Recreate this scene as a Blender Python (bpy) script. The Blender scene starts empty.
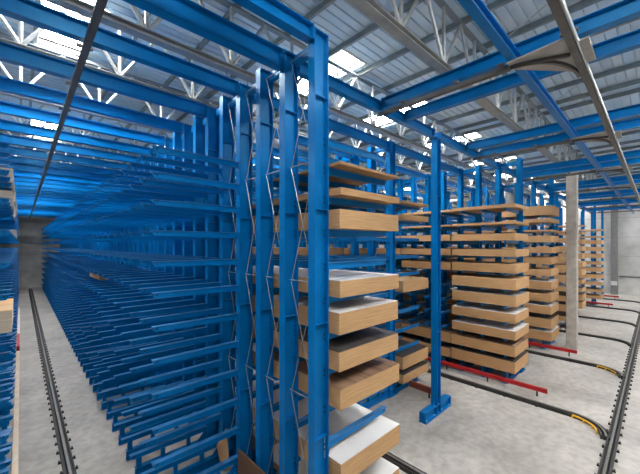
import bpy, math, random
from mathutils import Vector
random.seed(7)
SC = bpy.context.scene
COL = SC.collection
PI = math.pi

# ------------------------------------------------------------------ materials
def nodemat(name):
    m = bpy.data.materials.new(name); m.use_nodes = True
    nt = m.node_tree; b = nt.nodes['Principled BSDF']
    return m, nt, b

def paint(name, col, rough=.4, metal=0., var=.12, scale=3., bump=0.):
    m, nt, b = nodemat(name)
    tc = nt.nodes.new('ShaderNodeTexCoord'); nz = nt.nodes.new('ShaderNodeTexNoise')
    nz.inputs['Scale'].default_value = scale; nz.inputs['Detail'].default_value = 4
    nt.links.new(tc.outputs['Object'], nz.inputs['Vector'])
    r = nt.nodes.new('ShaderNodeValToRGB')
    r.color_ramp.elements[0].position = .3; r.color_ramp.elements[1].position = .7
    r.color_ramp.elements[0].color = tuple(c*(1-var) for c in col) + (1,)
    r.color_ramp.elements[1].color = tuple(min(1, c*(1+var)) for c in col) + (1,)
    nt.links.new(nz.outputs['Fac'], r.inputs['Fac']); nt.links.new(r.outputs['Color'], b.inputs['Base Color'])
    b.inputs['Roughness'].default_value = rough; b.inputs['Metallic'].default_value = metal
    return m

def wood(name, col, dark, lines=38.):
    m, nt, b = nodemat(name)
    tc = nt.nodes.new('ShaderNodeTexCoord')
    mp = nt.nodes.new('ShaderNodeMapping'); mp.inputs['Scale'].default_value = (1.2, 1.2, lines)
    nz = nt.nodes.new('ShaderNodeTexNoise'); nz.inputs['Scale'].default_value = 1.6; nz.inputs['Detail'].default_value = 5
    nt.links.new(tc.outputs['Object'], mp.inputs['Vector']); nt.links.new(mp.outputs['Vector'], nz.inputs['Vector'])
    r = nt.nodes.new('ShaderNodeValToRGB')
    r.color_ramp.elements[0].position = .32; r.color_ramp.elements[1].position = .62
    r.color_ramp.elements[0].color = dark + (1,); r.color_ramp.elements[1].color = col + (1,)
    nt.links.new(nz.outputs['Fac'], r.inputs['Fac']); nt.links.new(r.outputs['Color'], b.inputs['Base Color'])
    b.inputs['Roughness'].default_value = .6
    return m

def plank_top(name, col, dark):
    m, nt, b = nodemat(name)
    tc = nt.nodes.new('ShaderNodeTexCoord')
    mp = nt.nodes.new('ShaderNodeMapping'); mp.inputs['Scale'].default_value = (14., .5, 1.)
    nz = nt.nodes.new('ShaderNodeTexNoise'); nz.inputs['Scale'].default_value = 1.; nz.inputs['Detail'].default_value = 3
    nt.links.new(tc.outputs['Object'], mp.inputs['Vector']); nt.links.new(mp.outputs['Vector'], nz.inputs['Vector'])
    r = nt.nodes.new('ShaderNodeValToRGB')
    r.color_ramp.elements[0].position = .4; r.color_ramp.elements[1].position = .6
    r.color_ramp.elements[0].color = dark + (1,); r.color_ramp.elements[1].color = col + (1,)
    nt.links.new(nz.outputs['Fac'], r.inputs['Fac']); nt.links.new(r.outputs['Color'], b.inputs['Base Color'])
    b.inputs['Roughness'].default_value = .45
    return m

def concrete_floor():
    m, nt, b = nodemat('concrete_floor_material')
    N = nt.nodes.new; L = nt.links.new
    tc = N('ShaderNodeTexCoord')
    n1 = N('ShaderNodeTexNoise'); n1.inputs['Scale'].default_value = .45; n1.inputs['Detail'].default_value = 6; n1.inputs['Roughness'].default_value = .6
    n2 = N('ShaderNodeTexNoise'); n2.inputs['Scale'].default_value = 4.; n2.inputs['Detail'].default_value = 8
    for n in (n1, n2): L(tc.outputs['Object'], n.inputs['Vector'])
    r1 = N('ShaderNodeValToRGB'); r1.color_ramp.elements[0].position = .3; r1.color_ramp.elements[1].position = .7
    r1.color_ramp.elements[0].color = (.27, .258, .238, 1); r1.color_ramp.elements[1].color = (.49, .47, .44, 1)
    r2 = N('ShaderNodeValToRGB'); r2.color_ramp.elements[0].position = .35; r2.color_ramp.elements[1].position = .6
    r2.color_ramp.elements[0].color = (.78, .78, .77, 1); r2.color_ramp.elements[1].color = (1, 1, 1, 1)
    L(n1.outputs['Fac'], r1.inputs['Fac']); L(n2.outputs['Fac'], r2.inputs['Fac'])
    mx = N('ShaderNodeMixRGB'); mx.blend_type = 'MULTIPLY'; mx.inputs['Fac'].default_value = 1
    L(r1.outputs['Color'], mx.inputs['Color1']); L(r2.outputs['Color'], mx.inputs['Color2'])
    L(mx.outputs['Color'], b.inputs['Base Color'])
    rr = N('ShaderNodeMapRange'); rr.inputs['To Min'].default_value = .38; rr.inputs['To Max'].default_value = .62
    L(n1.outputs['Fac'], rr.inputs['Value']); L(rr.outputs['Result'], b.inputs['Roughness'])
    return m

def panel_wall(name, axis):
    m, nt, b = nodemat(name)
    N = nt.nodes.new; L = nt.links.new
    tc = N('ShaderNodeTexCoord'); sp = N('ShaderNodeSeparateXYZ'); cb = N('ShaderNodeCombineXYZ')
    L(tc.outputs['Object'], sp.inputs['Vector'])
    L(sp.outputs[axis], cb.inputs['X']); L(sp.outputs['Z'], cb.inputs['Y'])
    bt = N('ShaderNodeTexBrick'); bt.inputs['Scale'].default_value = 1.; bt.inputs['Brick Width'].default_value = 6.
    bt.inputs['Row Height'].default_value = 2.4; bt.inputs['Mortar Size'].default_value = .02; bt.offset = 0
    bt.inputs['Color1'].default_value = (.66, .66, .64, 1); bt.inputs['Color2'].default_value = (.62, .62, .61, 1)
    bt.inputs['Mortar'].default_value = (.33, .33, .32, 1)
    L(cb.outputs['Vector'], bt.inputs['Vector'])
    nz = N('ShaderNodeTexNoise'); nz.inputs['Scale'].default_value = .7; nz.inputs['Detail'].default_value = 6
    L(tc.outputs['Object'], nz.inputs['Vector'])
    r = N('ShaderNodeValToRGB'); r.color_ramp.elements[0].color = (.7, .7, .7, 1); r.color_ramp.elements[1].color = (1, 1, 1, 1)
    r.color_ramp.elements[0].position = .3; r.color_ramp.elements[1].position = .65
    L(nz.outputs['Fac'], r.inputs['Fac'])
    mx = N('ShaderNodeMixRGB'); mx.blend_type = 'MULTIPLY'; mx.inputs['Fac'].default_value = 1
    L(bt.outputs['Color'], mx.inputs['Color1']); L(r.outputs['Color'], mx.inputs['Color2'])
    L(mx.outputs['Color'], b.inputs['Base Color']); b.inputs['Roughness'].default_value = .8
    return m

def glow(name, col, s):
    m = bpy.data.materials.new(name); m.use_nodes = True
    nt = m.node_tree; nt.nodes.clear()
    o = nt.nodes.new('ShaderNodeOutputMaterial'); e = nt.nodes.new('ShaderNodeEmission')
    e.inputs['Color'].default_value = col + (1,); e.inputs['Strength'].default_value = s
    nt.links.new(e.outputs[0], o.inputs[0]); return m

SKY_STRENGTH = 62.0
BLUE = paint('blue_paint', (.0, .15, .44), .32, 0, .10, 2.)
BLUE.node_tree.nodes['Principled BSDF'].inputs['Specular IOR Level'].default_value = .4
BLUE.node_tree.nodes['Principled BSDF'].inputs['Specular Tint'].default_value = (.25, .72, 1., 1)
SHEEN = paint('sheen_blue_paint', (.03, .175, .43), .3, 0, .15, 5.)  # lighter, greyer blue that paints the light catching on arm top flanges
HOLE = paint('dark_hole', (.01, .012, .02), .8)
ZINC = paint('galvanized_steel', (.50, .52, .52), .42, .35, .15, 6.)
TRUSS = paint('grey_painted_steel', (.36, .37, .355), .5, .1, .15, 3.)
DARK = paint('dark_track_steel', (.10, .10, .10), .45, .3, .2, 4.)
RAILD = paint('dark_rail', (.022, .021, .021), .55, .1, .3, 6.)
STEEL = paint('worn_rail_head', (.20, .195, .185), .4, .6, .15, 8.)
RED = paint('red_paint', (.42, .012, .016), .45)
MAROON = paint('rust_red_paint', (.20, .045, .022), .55)
WHITE = paint('white_paint', (.75, .73, .70), .5)
YELLOW = paint('yellow_paint', (.75, .42, .02), .5)
PLATE = paint('pale_track_plate', (.33,.32,.30), .5, .1, .1, 5.)
ROD = paint('brace_rod_steel', (.42,.44,.45), .4, .4)
CREAM = paint('cream_board', (.62, .52, .40), .6)
PURLIN = paint('purlin_steel', (.25, .29, .30), .55, .1)
DECK = paint('roof_deck_sheet', (.64, .77, .84), .45, .15, .08, .8)
CONC = paint('cast_concrete', (.42, .395, .355), .85, 0, .18, 3.)
PILAS = paint('grey_pilaster', (.20, .20, .20), .8)
GLASS = glow('daylight_skylight_sheet', (1., .985, .96), SKY_STRENGTH)
W_TAN = wood('chipboard_edge', (.56, .33, .15), (.42, .235, .10))
W_LIGHT = wood('pale_board_edge', (.61, .37, .175), (.48, .28, .125))
W_BROWN = wood('brown_board_edge', (.40, .235, .11), (.28, .155, .07))
W_PALE = wood('cream_board_edge', (.60,.52,.42), (.48,.40,.31))
WOODS = [W_TAN, W_LIGHT, W_BROWN, W_PALE]
MAROONW = wood('dark_plank', (.17,.09,.045), (.10,.05,.025))
T_WHITE = paint('white_laminate', (.76, .755, .74), .35, 0, .08, 1.)
T_GREY = paint('grey_laminate', (.36, .35, .34), .35, 0, .1, 1.)
T_DARK = plank_top('dark_laminate', (.085, .075, .07), (.05, .043, .04))
T_WALN = plank_top('walnut_laminate', (.30, .18, .11), (.15, .085, .05))
T_WOOD = wood('raw_board_face', (.56, .37, .19), (.47, .29, .14), 2.)
TOPS = {'white': T_WHITE, 'grey': T_GREY, 'dark': T_DARK, 'walnut': T_WALN, 'plain': T_WOOD}

# ------------------------------------------------------------------ mesh builder
class MB:
    def __init__(s): s.v = []; s.f = []; s.m = []
    def add(s, v, f, m=0):
        o = len(s.v); s.v += [tuple(p) for p in v]; s.f += [tuple(o+i for i in q) for q in f]; s.m += [m]*len(f); return s
    def box(s, x0, x1, y0, y1, z0, z1, m=0):
        return s.add([(x0,y0,z0),(x1,y0,z0),(x1,y1,z0),(x0,y1,z0),(x0,y0,z1),(x1,y0,z1),(x1,y1,z1),(x0,y1,z1)],
              [(0,3,2,1),(4,5,6,7),(0,1,5,4),(1,2,6,5),(2,3,7,6),(3,0,4,7)], m)
    def hexa(s, a, b, m=0):     # two quads a (4 pts) -> b (4 pts)
        return s.add(list(a)+list(b), [(0,1,2,3),(7,6,5,4),(0,4,5,1),(1,5,6,2),(2,6,7,3),(3,7,4,0)], m)
    def tube(s, p, q, r, n=8, m=0, r2=None):
        p = Vector(p); q = Vector(q); d = (q-p).normalized(); r2 = r if r2 is None else r2
        a = d.cross(Vector((0,0,1)) if abs(d.z) < .9 else Vector((1,0,0))).normalized(); b = d.cross(a)
        vs = []
        for k in range(n):
            t = 2*PI*k/n; w = a*math.cos(t)+b*math.sin(t); vs += [p+w*r, q+w*r2]
        fs = [(2*k, 2*((k+1) % n), 2*((k+1) % n)+1, 2*k+1) for k in range(n)]
        fs += [tuple(2*k for k in range(n))[::-1], tuple(2*k+1 for k in range(n))]
        return s.add(vs, fs, m)
    def ibeam_x(s, x0, x1, y, z0, z1, w, tf=.018, tw=.012, m=0):
        s.box(x0,x1,y-w/2,y+w/2,z0,z0+tf,m); s.box(x0,x1,y-w/2,y+w/2,z1-tf,z1,m); return s.box(x0,x1,y-tw/2,y+tw/2,z0+tf,z1-tf,m)
    def ibeam_y(s, x, y0, y1, z0, z1, w, tf=.018, tw=.012, m=0):
        s.box(x-w/2,x+w/2,y0,y1,z0,z0+tf,m); s.box(x-w/2,x+w/2,y0,y1,z1-tf,z1,m); return s.box(x-tw/2,x+tw/2,y0,y1,z0+tf,z1-tf,m)
    def sweep(s, path, prof, m=0):   # prof: list of (offset, z) closed loop
        n = len(prof); rows = []
        for i, p in enumerate(path):
            a = Vector(path[max(i-1,0)]); b = Vector(path[min(i+1,len(path)-1)]); d = (b-a).normalized(); nrm = Vector((-d.y, d.x))
            rows += [(p[0]+nrm.x*o, p[1]+nrm.y*o, z) for o, z in prof]
        fs = []
        for i in range(len(path)-1):
            for k in range(n):
                k2 = (k+1) % n; fs.append((i*n+k, (i+1)*n+k, (i+1)*n+k2, i*n+k2))
        L = (len(path)-1)*n
        fs += [tuple(range(n)), tuple(L+k for k in range(n))[::-1]]
        return s.add(rows, fs, m)
    def mesh(s, name, mats):
        me = bpy.data.meshes.new(name); me.from_pydata(s.v, [], s.f)
        for mt in mats: me.materials.append(mt)
        me.polygons.foreach_set('material_index', s.m); me.update()
        bmfix(me); return me
import bmesh
def bmfix(me):
    b = bmesh.new(); b.from_mesh(me); bmesh.ops.recalc_face_normals(b, faces=b.faces); b.to_mesh(me); b.free()

def obj(name, me, parent=None, loc=(0,0,0), rotz=0, mats=None):
    if isinstance(me, MB): me = me.mesh(name, mats)
    o = bpy.data.objects.new(name, me); COL.objects.link(o); o.location = loc; o.rotation_euler = (0,0,rotz)
    if parent: o.parent = parent
    return o
def tag(o, label, cat, group=None):
    o['label'] = label; o['category'] = cat; o['kind'] = 'thing'
    if group: o['group'] = group
    return o
def thing(name, label, cat, loc=(0,0,0), group=None, rotz=0):
    return tag(obj(name, None, None, loc, rotz), label, cat, group)
def struct(o): o['kind'] = 'structure'; return o
ORD = ['first','second','third','fourth','fifth','sixth','seventh','eighth','ninth','tenth','eleventh','twelfth']
def nth(n):
    if 1 <= n <= 12: return ORD[n-1]
    return '%d%s' % (n, 'th' if 10 <= n % 100 <= 20 else {1:'st',2:'nd',3:'rd'}.get(n % 10, 'th'))

# ------------------------------------------------------------------ layout
P0 = .96; PITCH = 6.8
AIS = [P0 + PITCH*k for k in range(8)]
ROW = {n: P0 + PITCH*(k-.5) for k, n in enumerate('0ABCDEFGH')}
def YI(i): return 4.68 + .97*i
LEV_A = [.65,1.41,2.17,2.93,3.68,4.41,5.15,5.84,6.53,7.2,7.8,8.38]
LEV_B = [.5,1.08,1.8,2.6,3.42,4.25,5.0,5.75,6.5,7.24,7.92]
LEV_C = [.57+.73*k for k in range(11)]
LEV_D = [.57,1.31,2.13,2.85,3.58,4.37,5.07,5.73,6.37,7.0,7.54,7.97]
LEV_G = [.67+.70*k for k in range(11)]
TOPZ = 10.45

# ------------------------------------------------------------------ setting
XL, XR, YF, YB, ZR = -9.5, 55., -9., 62.3, 13.
f = MB().box(XL-.3, XR+.3, YF-3, YB+.3, -.3, 0); struct(obj('floor', f, mats=[concrete_floor()]))
struct(obj('wall_back', MB().box(XL, XR, YB, YB+.3, 0, ZR+.5), mats=[panel_wall('back_wall_panels', 'X')]))
struct(obj('wall_right', MB().box(XR, XR+.3, YF, YB, 0, ZR+.5), mats=[panel_wall('end_wall_panels', 'Y')]))
struct(obj('wall_left', MB().box(XL-.3, XL, YF, YB, 0, ZR+.5), mats=[panel_wall('side_wall_panels', 'Y')]))
struct(obj('trim_1', MB().box(54.3, 55, 3.45, 4.1, 0, 12.9), mats=[PILAS]))

SKY = []
for k, x in enumerate((1.05, 8.7, 14.1, 20.2, 27.3, 34., 40.5, 47.)):
    for j in range(-1, 4 if k == 0 else 3):  # front row is unseen, added at the regular pitch to light the rack fronts
        y0 = (9.3 if k == 0 else 7.5) + 12.6*j
        y1 = y0 + (4.8 if k == 0 else 3.9)
        if y1 < YB-1: SKY.append((x-.62, x+.62, y0, y1))
for j in range(5): SKY.append((-6.12, -4.88, 8.4+6.3*j, 12+6.3*j))  # unseen skylight strip, added to brighten the beams over the left aisle
SKY.append((52., 53.24, -5.1, -1.2)); SKY.append((52., 53.24, 7.5, 11.4))  # extra skylights, added to brighten the end wall
d = MB(); PER = .3
ys = YF; prof = ((0, 0), (.245, 0), (.258, .055), (.288, .055), (.30, 0))
while ys < YB:
    cuts = sorted((a, b) for a, b, c, e in SKY if c-1e-6 <= ys+.15 <= e+1e-6)
    xs = [XL]
    for a, b in cuts: xs += [a, b]
    xs.append(XR)
    for t in range(0, len(xs), 2):
        for (ya, za), (yb, zb) in zip(prof[:-1], prof[1:]):
            d.add([(xs[t], ys+ya, ZR+za), (xs[t+1], ys+ya, ZR+za), (xs[t+1], ys+yb, ZR+zb), (xs[t], ys+yb, ZR+zb)], [(0,1,2,3)])
    ys += PER
# insulation layer over the ribs keeps the sky out except at the skylights
def roof_cover(d):
    ycuts = sorted({YF, YB+.3} | {c for *_, c, e in SKY} | {e for *_, c, e in SKY})
    for ya, yb in zip(ycuts[:-1], ycuts[1:]):
        ym = (ya+yb)/2; cs = sorted((a, b) for a, b, c, e in SKY if c < ym < e); xs = [XL-.3]
        for a, b in cs: xs += [a, b]
        xs.append(XR+.3)
        for t in range(0, len(xs), 2): d.box(xs[t], xs[t+1], ya, yb, ZR+.058, ZR+.14)
roof_cover(d)
struct(obj('ceiling', d, mats=[DECK]))
for n, (a, b, c, e) in enumerate(SKY):
    w = struct(obj('window_%d' % (n+1), MB().box(a, b, c, e, ZR+.16, ZR+.18), mats=[GLASS]))
    fr = MB()
    fr.box(a-.06, a, c-.06, e+.06, ZR-.06, ZR+.2); fr.box(b, b+.06, c-.06, e+.06, ZR-.06, ZR+.2)
    fr.box(a, b, c-.06, c, ZR-.06, ZR+.2); fr.box(a, b, e, e+.06, ZR-.06, ZR+.2)
    obj('skylight_frame', fr, w, mats=[WHITE])

# purlins
n = 0
x = -9.35
PX = []
while x < 54.5: PX.append(x); x += 1.75
PX = [p - 0.0 for p in PX]
off = 7.9 - min(PX, key=lambda p: abs(p-7.9))
pm = MB().box(-.02,.02,YF+.1,YB-.1,-.18,-.001); pm.box(-.02,.07,YF+.1,YB-.1,-.18,-.165); pme = pm.mesh('roof_purlin',[PURLIN])
PXs = [p+off for p in PX if XL+.1 < p+off < XR-.3]
for k, p in enumerate(PXs):
    for a, b, c, e in SKY:
        if a-.1 < p < a+.62: p = a-.12
        elif a+.62 <= p < b+.1: p = b+.12
    tag(obj('roof_purlin', pme, None, (p,0,ZR)), 'dark roof purlin running away under the ribbed deck, %s from the left side' % nth(k+1), 'roof beam', 'roof purlins')

# trusses
TY = [4., 8., 10.7, 14., 18., 22., 26., 30., 34., 38., 42., 46., 50., 54., 58.]
ZB, ZT = 10.92, 12.82
WEBV = MB().tube((0,0,.16),(0,0,ZT-ZB-.12),.05,6).mesh('web_member',[ZINC])
WEBD = MB().tube((0,0,.16),(1.05,0,ZT-ZB-.12),.05,6).mesh('web_member',[ZINC])
for k, ty in enumerate(TY):
    t = thing('roof_truss', ('grey lattice roof truss crossing the hall, %s from the front' % nth(k+1)), 'roof truss', (0,ty,ZB), 'grey roof trusses')
    bc = MB(); bc.box(XL,XR,-.12,.12,0,.02); bc.box(XL,XR,-.12,.12,.14,.16); bc.box(XL,XR,-.012,.012,.02,.14)
    obj('bottom_chord', bc, t, mats=[TRUSS])
    tc = MB(); tc.box(XL,XR,-.09,.09,ZT-ZB-.12,ZT-ZB-.105); tc.box(XL,XR,-.01,.01,ZT-ZB-.12,ZT-ZB)
    obj('top_chord', tc, t, mats=[PURLIN])
    xx = XL+1.1
    while xx < XR-2.4:
        obj('web_member', WEBV, t, (xx,0,0)); obj('web_member', WEBD, t, (xx,0,0)); obj('web_member', WEBD, t, (xx+2.1,0,0), PI)
        xx += 2.1
# roof tie rods
for a, b, lab in (((9.2,4.05,10.99),(10.6,2.0,12.9),'thin white tie rod slanting up from the front truss above the blue cross beams'),
                  ((15.0,4.05,10.99),(16.6,2.0,12.9),'thin white tie rod slanting up right of the first curved track plate'),
                  ((2.2,8.05,10.99),(1.2,10.6,12.9),'thin tie rod crossing below the bright left skylight')):
    tag(obj('tie_rod', MB().tube(a,b,.014,6), mats=[ZINC]), lab, 'tie rod', 'roof tie rods')

# ------------------------------------------------------------------ rack parts (shared meshes)
HW = .19
def upright_mesh(levels, sides):
    m = MB()
    m.box(-HW,-HW+.022,-.1,.1,0,TOPZ); m.box(HW-.022,HW,-.1,.1,0,TOPZ); m.box(-HW+.022,HW-.022,-.012,.012,0,TOPZ)
    for z in (2.35, 4.62, 6.9, 9.15): m.box(-HW+.022,HW-.022,-.095,.095,z,z+.014)
    m.box(-HW,HW,-.1,.1,TOPZ-.02,TOPZ)
    for bx in (-.14,-.05,.05,.14):
        for by in (-.06,.06): m.box(bx-.016,bx+.016,by-.016,by+.016,TOPZ,TOPZ+.03)
    for z in levels:
        for s in (-1,1):
            for yy in (-.06,.06):
                for dz in (-.03,-.13): m.box(s*(HW-.045)-.012,s*(HW-.045)+.012,-.03,.03,z+dz-.012,z+dz+.012,1)
                m.box(s*HW-.0 if s>0 else -HW-.012, HW+.012 if s>0 else -HW, yy-.012,yy+.012,z-.2,z-.176)
    return m.mesh('upright',[BLUE,HOLE])
def arm_mesh(L=2.07):
    m = MB(); w = .062; rh, th = .155, .125; tf = .014
    def sec(x, y0, y1, z0, z1): return [(x,y0,z0),(x,y1,z0),(x,y1,z1),(x,y0,z1)]
    m.hexa(sec(0,-w,w,-tf,0), sec(L+.015,-w,w,-tf,0), 2)                      # top flange, bright sheen painted into its blue
    m.hexa(sec(0,-.034,.034,-rh,-tf), sec(L-.05,-.034,.034,-th,-tf))        # tapered box
    m.hexa(sec(L-.05,-.034,.034,-th,-tf), sec(L-.005,-.034,.034,-.07,-tf))  # chamfered nose
    m.box(0,.02,-.09,.09,-.22,0)                                          # connection plate
    m.tube((L-.085,-.04,-.055),(L-.085,.04,-.055),.017,8,1)
    return m.mesh('arm',[BLUE,HOLE,SHEEN])
def base_mesh(sides, h, L=2.15):
    m = MB()
    a = -L if -1 in sides else -.45; b = L if 1 in sides else .45
    m.ibeam_x(a,b,0,.0,h-.38 if h > .55 else .2,.16,.02,.014)
    hb = h-.38 if h > .55 else .2
    for s in sides:
        for x in (.75,1.45): m.box(s*x-.05,s*x+.05,-.04,.04,hb,h-.12)
        m.box(min(s*(L-.03),s*(L-.15)),max(s*(L-.03),s*(L-.15)),-.05,.05,hb,h-.1)
    m.box(-.32,.32,-.16,.16,0,.03)
    return m.mesh('base_beam',[BLUE])
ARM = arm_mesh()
def gusset_mesh():
    m = MB()
    for s in (-1,1): m.hexa([(s*HW,-.01,.24),(s*HW,.01,.24),(s*HW,.01,.6),(s*HW,-.01,.6)],[(s*(HW+.3),-.01,.24),(s*(HW+.3),.01,.24),(s*(HW+.3),.01,.26),(s*(HW+.3),-.01,.26)])
    return m.mesh('gusset_plate',[BLUE])
GUS = gusset_mesh()
UPM = {}
def column(row, i, levels, sides, label, group, right_levels=None):
    key = (row, tuple(levels)); um = UPM.get(key)
    if um is None: um = UPM[key] = upright_mesh(levels, (-1,1))
    bk = ('b', tuple(sides), levels[0]); bm_ = UPM.get(bk)
    if bm_ is None: bm_ = UPM[bk] = base_mesh(sides, levels[0])
    t = thing('cantilever_rack', label, 'rack column', (ROW[row], YI(i), 0), group)
    obj('upright', um, t); obj('base_beam', bm_, t); obj('gusset_plate', GUS, t)
    for s in sides:
        for z in levels:
            obj('arm', ARM, t, (s*HW,0,z), 0 if s > 0 else PI)
    return t

RN = {'0':'the rack at the left edge','A':'the foreground rack','B':'the rack behind the lone post','C':'the tall board rack right of the lone post',
      'D':'the board rack left of the concrete pillar','E':'the rack behind the concrete pillar','F':'the rack just right of the concrete pillar',
      'G':'the far right board rack','H':'the last rack before the end wall'}
for i in range(58):
    if i < 3: sides = (1,)
    elif i < 9: sides = (-1,1)
    else: sides = (-1,)
    lab = {0:'tall blue upright nearest the camera, carrying board packs on its right arms',
           1:'blue upright just behind the nearest one, no arms on its left',
           2:'third blue upright of the foreground rack, boards on its right only',
           3:'fourth blue upright of the foreground rack, first with bare arms reaching left'}.get(i,
           'blue upright with rows of bare arms over the left aisle, %s from the front' % nth(i+1))
    c = column('A', i, LEV_A, sides, lab, 'columns of the foreground rack')
    if i == 0: obj('sticker', MB().box(-.03,.04,-.018,-.0125,1.2,1.62), c.children[0], mats=[WHITE])
for i in range(5, 58):
    column('0', i, LEV_A, (1,), 'blue armed rack column at the left edge of the photo, %s from the front' % nth(i-4), 'columns of the left-edge rack')
for i in range(3, 24):
    column('B', i, LEV_B, (-1,1), 'blue column of %s, %s from its front end' % (RN['B'], nth(i-2)), 'columns behind the lone post')
for i in range(0, 20):
    column('C', i, LEV_C, (-1,) if i < 2 else (-1,1), 'blue column of %s, %s from its front' % (RN['C'], nth(i+1)), 'columns of the tall board rack')
for r, lv in (('D',LEV_D),('E',LEV_C),('F',LEV_C),('G',LEV_G),('H',LEV_G)):
    for i in {'D':range(0,14),'E':range(0,12),'F':range(1,8),'G':range(0,6),'H':range(0,4)}[r]:
        column(r, i, lv, () if r == 'H' else ((-1,) if i < 3 else (-1,1)), 'blue column of %s, %s from its front' % (RN[r], nth(i+1-{'F':1}.get(r,0))), 'columns of ' + RN[r])

# cross braces between uprights
def brace(row, i, zs, lab, dx=0.):
    t = thing('cross_brace', lab, 'brace', (ROW[row]+dx, YI(i), zs[0]), 'rod cross braces between uprights')
    for a, b in zip(zs[:-1], zs[1:]):
        a -= zs[0]; b -= zs[0]
        obj('rod', MB().tube((-.012,.1,a+.03),(-.012,.87,b-.03),.0085,6), t, mats=[ROD])
        obj('rod', MB().tube((.012,.87,a+.03),(.012,.1,b-.03),.0085,6), t, mats=[ROD])
        obj('strut', MB().tube((0,.05,b),(0,.92,b),.012,6), t, mats=[ROD])
ZS = (.6,3.0,5.43,7.92,10.25)
for i in range(4): brace('A', i, ZS, 'pale steel rods crossed between the %s and %s uprights of the foreground rack' % (nth(i+1), nth(i+2)))
for i in (1, 3, 5): brace('C', i, ZS, 'thin crossed rods between the %s and %s uprights of the tall board rack' % (nth(i+1), nth(i+2)))
for i in (3, 6): brace('B', i, ZS, 'thin crossed rods between the %s and %s columns behind the lone post' % (nth(i-2), nth(i-1)))
for i in (1, 3): brace('D', i, ZS, 'thin crossed rods between the %s and %s columns left of the concrete pillar' % (nth(i+1), nth(i+2)))

# tie struts along the rows
tie = MB().box(-.05,.05,.105,.865,-.11,.08); tiem = tie.mesh('tie_strut',[BLUE])
for r, n0, n1 in (('A',0,8),('B',3,14),('C',0,13),('D',0,8)):
    for i in range(n0, n1):
        tag(obj('tie_strut', tiem, None, (ROW[r]+.1, YI(i), 10.3)), 'short blue strut joining tops of the %s and %s columns of %s' % (nth(i-n0+1), nth(i-n0+2), {'A':'the foreground rack','B':'the lone-post rack','C':'the tall board rack','D':'the pillar-side rack'}[r]), 'strut', 'top tie struts')

# ------------------------------------------------------------------ overhead beams
def xbeam(x0, x1, y, z0, z1, w, lab, group):
    t = thing('portal_beam', lab, 'beam', (x0, y, z0), group); L = x1-x0
    obj('beam', MB().ibeam_x(0,L,0,0,z1-z0,w,.02,.014), t, mats=[BLUE])
    for x in (.0, L-.02): obj('end_plate', MB().box(x,x+.02,-w/2-.02,w/2+.02,-.0,z1-z0), t, mats=[BLUE])
BI = [0] + list(range(1, 58, 2))
for k, i in enumerate(BI):
    xbeam(ROW['0']+HW+.03, ROW['A']-HW-.03, YI(i), {0:10.2,1:10.03}.get(i,10.14), {0:10.5,1:10.44}.get(i,10.47), .2, 'blue beam bridging the left aisle overhead, %s from the camera' % nth(k+1), 'beams over the left aisle')
names = 'ABCDEFGH'
for i in (1,3,5,7,9,11):
    for a, b in zip(names[:-1], names[1:]):
        if i > 1 and a in 'DEFGH' and not (a == 'D' and i < 6): continue
        xbeam(ROW[a]+HW+.03, ROW[b]-HW-.03, YI(i), 10.12, 10.42, .18,
              'blue beam overhead from %s to %s, %s line from the front' % ({'A':'the foreground rack','B':'the lone-post rack','C':'the tall board rack','D':'the pillar-side rack','E':'the fifth rack','F':'the sixth rack','G':'the seventh rack'}[a],
               {'B':'the next','C':'the next','D':'the next','E':'the next','F':'the next','G':'the next','H':'the last'}[b], nth((i+1)//2)), 'beams between the racks')
YBX = []
for k in range(1, 8):
    x0 = AIS[k]
    pair = {1:(7.80,9.05),2:(13.8,15.25),3:(20.4,21.9)}.get(k, (x0-.75, x0+.75))
    for j, x in enumerate(pair):
        t = thing('crane_beam', 'blue beam above the cross aisle, %s of the pair over the %s track curve' % (('left','right')[j], nth(k)), 'beam', (x, -4., 10.2), 'paired beams over the track curves')
        obj('beam', MB().ibeam_y(0,0,YI(1)-.11+4.,0,.3,.2,.02,.014), t, mats=[BLUE])
        obj('end_plate', MB().box(-.12,.12,YI(1)-.11+4.,YI(1)-.092+4.,-.06,.3), t, mats=[BLUE])
t = thing('cross_aisle_beam', 'long blue beam running away along the cross aisle, left of the dark track', 'beam', (-2, 2.05, 9.985))
obj('beam', MB().ibeam_x(0,56.5,0,0,.214,.16,.02,.014), t, mats=[BLUE])

# top guide tracks
def hanger(x, y, z, along, t):
    m = MB()
    if along == 'y': m.box(x-.13,x+.13,y-.04,y+.04,z,z+.05)
    else: m.box(x-.04,x+.04,y-.13,y+.13,z,z+.05)
    obj('hanger', m, t, mats=[DARK])
t = thing('guide_track', 'long dark guide track under the ceiling beams along the left aisle', 'track', (0,0,0))
g = MB().box(.84,.96,2.5,60,9.9,9.97); g.box(.87,.93,2.5,60,9.97,10.0); obj('track', g, t, mats=[DARK])
for i in BI[:16]: hanger(.9, YI(i), 10.0, 'y', t)
t = thing('guide_track', 'dark overhead guide track running along the cross aisle on the right', 'track', (0,0,0))
g = MB().box(-2,54.8,1.02,1.14,9.84,9.9); g.box(-2,54.8,1.06,1.10,9.9,9.94); g.box(-2,54.8,.975,1.0,9.83,9.92,1); obj('track', g, t, mats=[DARK, ZINC])
for k in range(1, 8): hanger(AIS[k]-.7, 1.08, 9.94, 'x', t)
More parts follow.
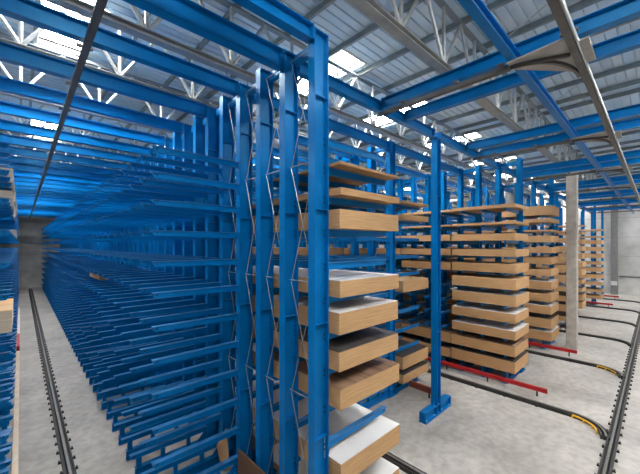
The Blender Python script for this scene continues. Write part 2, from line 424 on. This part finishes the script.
for k in range(1, 8):
    xa = AIS[k] - .36; z = 9.86
    t = thing('guide_track', 'dark overhead guide track over the %s aisle right of the foreground rack' % nth(k), 'track', (0,0,0), 'aisle guide tracks')
    g = MB().box(xa-.06,xa+.06,2.12,YI(1)-.2,z-.02,z+.06); g.box(xa-.03,xa+.03,2.2,YI(1)-.2,z+.06,z+.085); obj('track', g, t, mats=[DARK])
    hanger(xa, 3.2, z+.085, 'y', t); hanger(xa, 4.6, z+.085, 'y', t); obj('hanger', MB().box(xa-.2,xa+.2,2.2,2.3,z+.06,9.95), t, mats=[DARK])
    t = thing('track_switch', 'pale curved steel plate where the %s overhead aisle track meets the cross track' % nth(k), 'track plate', (xa-.02,1.08,z), 'overhead curved track plates')
    ring = [(-.14,1.04),(-.27,.05),(-.27,-.035),(.98,-.035),(1.34,.06),(.22,1.0)]
    m = MB(); nn = len(ring)
    m.add([(x,y,.045) for x,y in ring]+[(x,y,.075) for x,y in ring], [tuple(range(nn))[::-1], tuple(range(nn,2*nn))]+[(q,(q+1)%nn,nn+(q+1)%nn,nn+q) for q in range(nn)])
    obj('plate', m, t, mats=[PLATE])
    p1 = []; p2 = []
    for q in range(15):
        a = PI/2*q/14
        p2.append((1.45*(1-math.cos(a)), 1.02-.93*math.sin(a)))
        p1.append((.36*(q/14)**1.4, 1.02-.93*q/14))
    for pth in (p1, p2):
        obj('curved_rail', MB().sweep(pth, [(-.03,-.02),(.03,-.02),(.03,.044),(-.03,.044)]), t, mats=[DARK])
    obj('bracket', MB().box(.0,1.0,-.235,-.1,.045,.075), t, mats=[PLATE])

# ------------------------------------------------------------------ lone post
t = thing('portal_post', 'free-standing blue steel post on a wide foot, standing clear on the floor', 'post', (11.16,5.62,0))
m = MB(); m.box(-.14,-.12,-.12,.12,.36,10.1); m.box(.12,.14,-.12,.12,.36,10.1); m.box(-.12,.12,-.012,.012,.36,10.1)
for z in (3.,5.5,8.): m.box(-.12,.12,-.11,.11,z,z+.014)
obj('upright', m, t, mats=[BLUE])
m = MB(); m.ibeam_x(-.98,.98,0,.02,.36,.24,.025,.02); m.box(-.98,-.96,-.12,.12,.02,.36); m.box(.96,.98,-.12,.12,.02,.36)
for x in (-.14,.14): m.box(x-.008,x+.008,-.12,.12,.045,.335)
m.box(-.99,.99,-.14,.14,0,.02); ft = obj('foot', m, t, mats=[BLUE])
for bx in (-.85,-.3,.3,.85):
    for by in (-.09,.09): obj('anchor_bolt', MB().tube((bx,by,.045),(bx,by,.075),.018,6), ft, mats=[ZINC])
for s in (-1,1):
    obj('gusset', MB().hexa([(s*.14,-.01,.36),(s*.14,.01,.36),(s*.14,.01,.58),(s*.14,-.01,.58)],[(s*.3,-.01,.36),(s*.3,.01,.36),(s*.3,.01,.38),(s*.3,-.01,.38)]), t, mats=[BLUE])
obj('head_plate', MB().box(-.2,.2,-.16,.16,10.1,10.119), t, mats=[BLUE])

# concrete column
t = thing('concrete_pillar', 'square grey concrete pillar standing at the rack ends on the right', 'pillar', (24.2,3.55,0))
m = MB(); h = .26; c = .03
ring = [(-h+c,-h),(h-c,-h),(h,-h+c),(h,h-c),(h-c,h),(-h+c,h),(-h,h-c),(-h,-h+c)]
m.add([(x,y,0) for x,y in ring]+[(x,y,10.9) for x,y in ring],[tuple(range(8))[::-1],tuple(range(8,16))]+[(q,(q+1)%8,8+(q+1)%8,8+q) for q in range(8)])
obj('shaft', m, t, mats=[CONC])
t = thing('concrete_pillar', 'tall grey concrete pillar far back between the racks, seen above the boards', 'pillar', (27.5,7.7,0))
obj('shaft', m.mesh('shaft',[CONC]), t)

# ------------------------------------------------------------------ floor rails
RPROF = {'base':[(-.13,0),(.13,0),(.13,.03),(-.13,.03)], 'web':[(-.05,.03),(.05,.03),(.04,.12),(-.04,.12)], 'head':[(-.028,.12),(.028,.12),(.028,.145),(-.028,.145)],
         'busl':[(-.125,.03),(-.085,.03),(-.085,.11),(-.125,.11)], 'busr':[(.085,.03),(.125,.03),(.125,.11),(.085,.11)]}
def rail_parts(t, path):
    obj('base_plate', MB().sweep(path, RPROF['base']), t, mats=[RAILD])
    m = MB().sweep(path, RPROF['web'], 0); obj('rail', m, t, mats=[RAILD])
    obj('rail_head', MB().sweep(path, RPROF['head']), t, mats=[STEEL])
    m = MB().sweep(path, RPROF['busl']); m.sweep(path, RPROF['busr']); obj('busbar', m, t, mats=[RAILD])
clip = MB().box(-.2,.2,-.03,.03,0,.03); clip.box(-.19,-.15,-.04,.04,.03,.07); clip.box(.15,.19,-.04,.04,.03,.07); clipm = clip.mesh('clip',[RAILD])
t = thing('crane_rail', 'dark floor rail with clamps running down the left aisle', 'rail', (P0, 0, 0))
rail_parts(t, [(0,1.13),(0,60)])
for k in range(99): obj('clip', clipm, t, (0, 3+.575*k, 0))
t = thing('crane_rail', 'dark floor rail with clamps crossing the open floor at the right edge', 'rail', (0,.985,0))
rail_parts(t, [(-2,0),(54,0)])
for k in range(88): obj('clip', clipm, t, (1+.6*k, 0, 0), PI/2)
for k in range(1, 8):
    x0 = AIS[k] + {2:.0}.get(k, 0)
    t = thing('crane_rail', {1:'dark floor rail beside the lowest boards of the foreground rack', 2:'dark floor rail with yellow curve, nearest of those joining the cross rail',
        3:'dark floor rail curving in beside the foot of the concrete pillar'}.get(k, 'dark floor rail curving to the cross rail, %s one from the front' % nth(k)), 'rail', (x0,0,0), 'aisle rails curving to the cross rail')
    path = [(-1.75 + .55*math.sin(PI/2*q/4)*0 - 0, 1.1)] if False else []
    R = 1.05
    for q in range(13):
        a = PI/2*(1-q/12); path.append((-R+R*math.cos(a), 1.14+R-R*math.sin(a)))
    path += [(0, 3.5), (0, 24)]
    rail_parts(t, path)
    for j in range(14): obj('clip', clipm, t, (0, 3.2+1.1*j, 0))
    if k in (2,3):
        yp = []
        for q in range(10):
            a = PI/2*(1-(q+2.2)/12); r2 = R-.2; yp.append((-R+r2*math.cos(a), 1.14+R-r2*math.sin(a)))
        obj('warning_strip', MB().sweep(yp, [(-.015,.1),(.015,.1),(.015,.15),(-.015,.15)]), t, mats=[YELLOW])
        m = MB()
        for q in (0,3,6,9): m.box(yp[q][0]-.02,yp[q][0]+.02,yp[q][1]-.02,yp[q][1]+.02,0,.1)
        obj('strip_post', m, t, mats=[YELLOW])

# guards
def guard(x, y0, y1, z, mat, lab, h=.13):
    t = thing('guard_rail', lab, 'guard rail', (x, y0, 0), 'low guard rails at the rack fronts')
    m = MB(); L = y1-y0; m.box(-.03,.03,0,L,z,z+h); m.box(-.05,.05,0,L,z+h,z+h+.02); m.box(-.05,.05,0,L,z-.02,z); obj('rail', m, t, mats=[mat])
    yy = .35
    while yy < L:
        obj('stanchion', MB().box(-.02,.02,yy-.025,yy+.025,0,z-.02), t, mats=[RAILD]); yy += 1.9
guard(15.42,3.05,14,.24,RED,'red guard rail along the floor in front of the tall board rack')
guard(AIS[3]+.92,3.05,12,.24,RED,'red guard rail ending by the foot of the concrete pillar')
for k, w in ((6,'nearer of the two'),(7,'farther of the two')):
    guard(AIS[k]+.92,3.05,10,.24,RED,'short red guard rail on the floor far right past the pillar, %s' % w)
guard(12.0+.05,7.0-1.0,7.25,.22,MAROON,'rust brown guard rail behind the foot of the lone post',.2)
t = thing('guard_rail', 'cream and red low guard along the left edge of the left aisle', 'guard rail', (-.11,8,0), 'low guard rails at the rack fronts')
obj('rail', MB().box(-.06,.06,0,15.6,.05,.5), t, mats=[CREAM])
o = obj('rail', MB().box(-.06,.06,15.6,19,.05,.75), t, mats=[RED]); o['label'] = 'red section'
o = obj('rail', MB().box(-.06,.06,19,32,.05,.5), t, mats=[WHITE]); o['label'] = 'white section'
m = MB()
for yy in range(0,32,2): m.box(-.02,.02,yy-.02,yy+.02,0,.05)
obj('stanchion', m, t, mats=[RAILD])

# ------------------------------------------------------------------ board packs
def pack(x0, x1, y0, y1, z, th, mat, top, lab, group, name='board_pack'):
    t = thing(name, lab, 'board pack', ((x0+x1)/2,(y0+y1)/2,z+.004), group)
    w = (x1-x0)/2; l = (y1-y0)/2
    n = max(2, int(round(th/.045))); ct = .012
    m = MB(); s = (th-ct)/n
    for k in range(n):
        jx = random.uniform(-.004,.004); jy = random.uniform(-.004,.004)
        m.box(-w+jx, w+jx, -l+jy, l+jy, k*s, (k+1)*s-.0015)
    obj('sheets', m, t, mats=[mat])
    c = obj('top_sheet', MB().box(-w,w,-l,l,th-ct,th), t, mats=[TOPS[top]])
    c['label'] = {'white':'white laminate top sheet','grey':'grey laminate top sheet','dark':'dark top sheet','walnut':'brown wood-grain top sheet','plain':'raw wood top sheet'}[top]
    return t
def stack(row, side, y0, y1, levels, spec, desc, group, jit=.02):
    for k, (th, w, top) in spec.items():
        xa = ROW[row]+side*(HW+.03); xb = ROW[row]+side*(HW+.03+2.07)
        dx = random.uniform(-jit, jit); dy = random.uniform(-jit, jit)
        thick = 'thin' if th < .2 else ('thick' if th > .42 else 'medium')
        pack(min(xa,xb)+dx*0+ (side*abs(dx)), max(xa,xb)+side*abs(dx), y0+dy, y1+dy, levels[k], th, WOODS[w], top,
             '%s board pack, %s arm level up, %s' % (thick, nth(k+1), desc), group)
stack('A', 1, 4.3, 7.08, LEV_A, {0:(.17,1,'white'),1:(.46,1,'white'),3:(.42,1,'walnut'),4:(.40,1,'dark'),5:(.44,1,'white'),6:(.34,1,'white'),8:(.38,1,'plain'),9:(.14,0,'plain'),10:(.055,2,'plain')},
      'nearest stack of the picture', 'board packs in the foreground rack')
stack('A', 1, 7.2, 10.0, LEV_A, {0:(.4,2,'white'),1:(.4,0,'white'),3:(.4,2,'white'),4:(.4,2,'dark'),5:(.45,2,'dark'),6:(.3,2,'white'),8:(.45,2,'plain'),9:(.1,2,'plain')},
      'behind the nearest stack', 'board packs in the foreground rack')
stack('B', 1, 7.15, 9.95, LEV_B, {0:(.37,1,'dark'),1:(.52,1,'dark'),5:(.46,1,'plain'),9:(.22,0,'plain'),10:(.1,2,'plain')}, 'stack behind the lone post', 'board packs behind the lone post')
for q, w in enumerate(('second','third','fourth')):
    y = 10.05+2.88*q
    stack('B', 1, y, y+2.8, LEV_B, {k:(random.choice((.28,.32)),2,'plain') for k in (0,2,3,5,7,8)}, w+' stack behind the lone post', 'board packs behind the lone post')
    stack('B', -1, y-.02, y+2.78, LEV_B, {k:(random.choice((.28,.32)),2,'plain') for k in (1,2,4,5,7)}, w+' stack, far side of the lone-post rack', 'board packs behind the lone post')
    y = 7.13+2.88*q
    stack('C', 1, y, y+2.8, LEV_C, {k:(random.choice((.3,.36)),2,'plain') for k in range(9) if (k*3+q) % 4}, w+' stack hidden behind the tall board rack', 'board packs in the tall rack')
    stack('D', 1, y, y+2.8, LEV_D, {k:(random.choice((.3,.36)),2,'plain') for k in range(9) if (k*3+q) % 5}, w+' stack hidden behind the pillar-side rack', 'board packs left of the concrete pillar')
C1 = {0:(.52,0,'dark'),1:(.46,0,'walnut'),2:(.40,0,'white'),3:(.42,0,'white'),4:(.48,1,'grey'),5:(.47,1,'plain'),6:(.40,0,'plain'),7:(.32,1,'plain'),8:(.31,1,'plain'),9:(.10,1,'plain'),10:(.15,1,'plain')}
stack('C', -1, 4.25, 7.05, LEV_C, C1, 'front stack right of the lone post', 'board packs in the tall rack')
stack('C', -1, 7.13, 9.93, LEV_C, {0:(.45,0,'dark'),1:(.5,0,'dark'),6:(.36,0,'plain'),7:(.32,1,'plain'),8:(.31,1,'plain'),9:(.08,1,'plain'),10:(.1,1,'plain')}, 'second stack right of the lone post', 'board packs in the tall rack')
stack('C', -1, 10.0, 12.8, LEV_C, {0:(.45,2,'dark'),1:(.5,2,'dark'),5:(.4,0,'plain'),7:(.3,2,'plain'),8:(.3,2,'plain')}, 'third stack right of the lone post', 'board packs in the tall rack')
stack('D', -1, 4.25, 7.05, LEV_D, {0:(.55,0,'white'),1:(.56,0,'dark'),2:(.5,0,'white'),3:(.46,0,'plain'),4:(.48,0,'white'),5:(.38,1,'plain'),6:(.38,0,'plain'),7:(.32,1,'plain'),8:(.38,1,'plain'),9:(.1,1,'plain'),10:(.22,1,'plain'),11:(.55,1,'plain')},
      'front stack left of the concrete pillar', 'board packs left of the concrete pillar')
stack('D', -1, 7.13, 9.93, LEV_D, {k:(.4,0,'plain') for k in (2,4,6,8,9)}, 'second stack left of the concrete pillar', 'board packs left of the concrete pillar')
for r, y0, lv, ds in (('E',4.25,LEV_C,'front stack half behind the concrete pillar'),('F',4.57,LEV_C,'stack just right of the pillar'),('G',3.9,LEV_G,'far stack right of the pillar')):
    sp = {}
    for k in range(10 if r == 'E' else 11):
        th = random.choice((.36,.42,.46,.5)) if k < 8 else random.choice((.1,.2,.3))
        if r == 'G': th = random.choice((.3,.36,.42)) if k < 9 else .15
        sp[k] = (th, random.choice((0,1,1)), random.choice(('plain','white','dark')) if k < 5 else 'plain')
    stack(r, -1, y0, y0+2.8, lv, sp, ds, 'board packs of '+RN[r])
# left-edge rack boards
stack('0', 1, 11.3, 14.1, LEV_A, {9:(.38,3,'plain'),10:(.35,3,'plain')}, 'near stack at the left edge', 'board packs at the left edge')
stack('0', 1, 9.1, 11.1, LEV_A, {5:(.45,3,'plain')}, 'low pack cut by the left edge', 'board packs at the left edge')
stack('0', 1, 16, 18.8, LEV_A, {10:(.35,3,'plain'),9:(.4,3,'plain')}, 'second stack at the left edge', 'board packs at the left edge')
stack('0', 1, 21, 23.8, LEV_A, {10:(.35,3,'plain'),8:(.4,3,'plain')}, 'third stack at the left edge', 'board packs at the left edge')

# odd items on the bare arms
t = thing('timber_bundle', 'short bundle of pale timber lying across bare blue arms', 'timber', (3.15,20.95,LEV_A[5]+.004))
for k in range(3):
    obj('batten', MB().box(-.25,.25,-1.5+k*1.02,-1.5+k*1.02+.96,0,.26), t, mats=[WOODS[k % 2]])
t = thing('leaning_board', 'pale board leaning low beside the fourth upright under the bare arms', 'board', (3.98,8.07,0.0))
obj('sheet', MB().hexa([(-.02,-.36,.28),(-.02,.1,.22),(-.02,.33,.62),(-.02,-.2,1.32)],[(.02,-.36,.28),(.02,.1,.22),(.02,.33,.62),(.02,-.2,1.32)]), t, mats=[W_LIGHT])
t = thing('leaning_board', 'dark brown plank on edge along the feet of the first three uprights', 'board', (4.06,5.6,0.0))
obj('sheet', MB().box(-.02,.02,0,1.75,.0,.98), t, mats=[MAROONW])

# end wall details
t = thing('switch_box', 'small pale electrical box on the dark pilaster at the far end wall', 'electrical box', (54.13,3.78,1.15))
obj('housing', MB().box(-.16,.16,-.3,.3,0,.5), t, mats=[ZINC]); dr = obj('door', MB().box(-.18,-.161,-.27,.27,.04,.46), t, mats=[WHITE]); obj('handle', MB().box(-.2,-.18,.2,.23,.2,.3), dr, mats=[RAILD])
tag(obj('cable_conduit', MB().tube((54.93,-2.8,2.25),(54.93,3.4,2.25),.05,8), mats=[RAILD]), 'thin dark conduit running level along the far end wall', 'conduit')

# ------------------------------------------------------------------ light, camera
w = bpy.data.worlds.new('overcast'); SC.world = w; w.use_nodes = True
bg = w.node_tree.nodes['Background']; bg.inputs['Color'].default_value = (.93,.97,1.,1); bg.inputs['Strength'].default_value = .3
cam = bpy.data.cameras.new('camera'); co = bpy.data.objects.new('camera', cam); COL.objects.link(co)
co.location = (0,0,6.2); co.rotation_euler = (PI/2, 0, -math.atan2(.6852,.7284))
cam.sensor_width = 36; cam.lens = 318/640*36; cam.shift_y = 8/640; cam.clip_end = 300; cam.clip_start = .05
SC.camera = co
SC.cycles.diffuse_bounces = 2
SC.cycles.max_bounces = 5
vs = SC.view_settings; vs.view_transform = 'Standard'; vs.look = 'None'; vs.exposure = 0; vs.gamma = 1; vs.use_curve_mapping = False
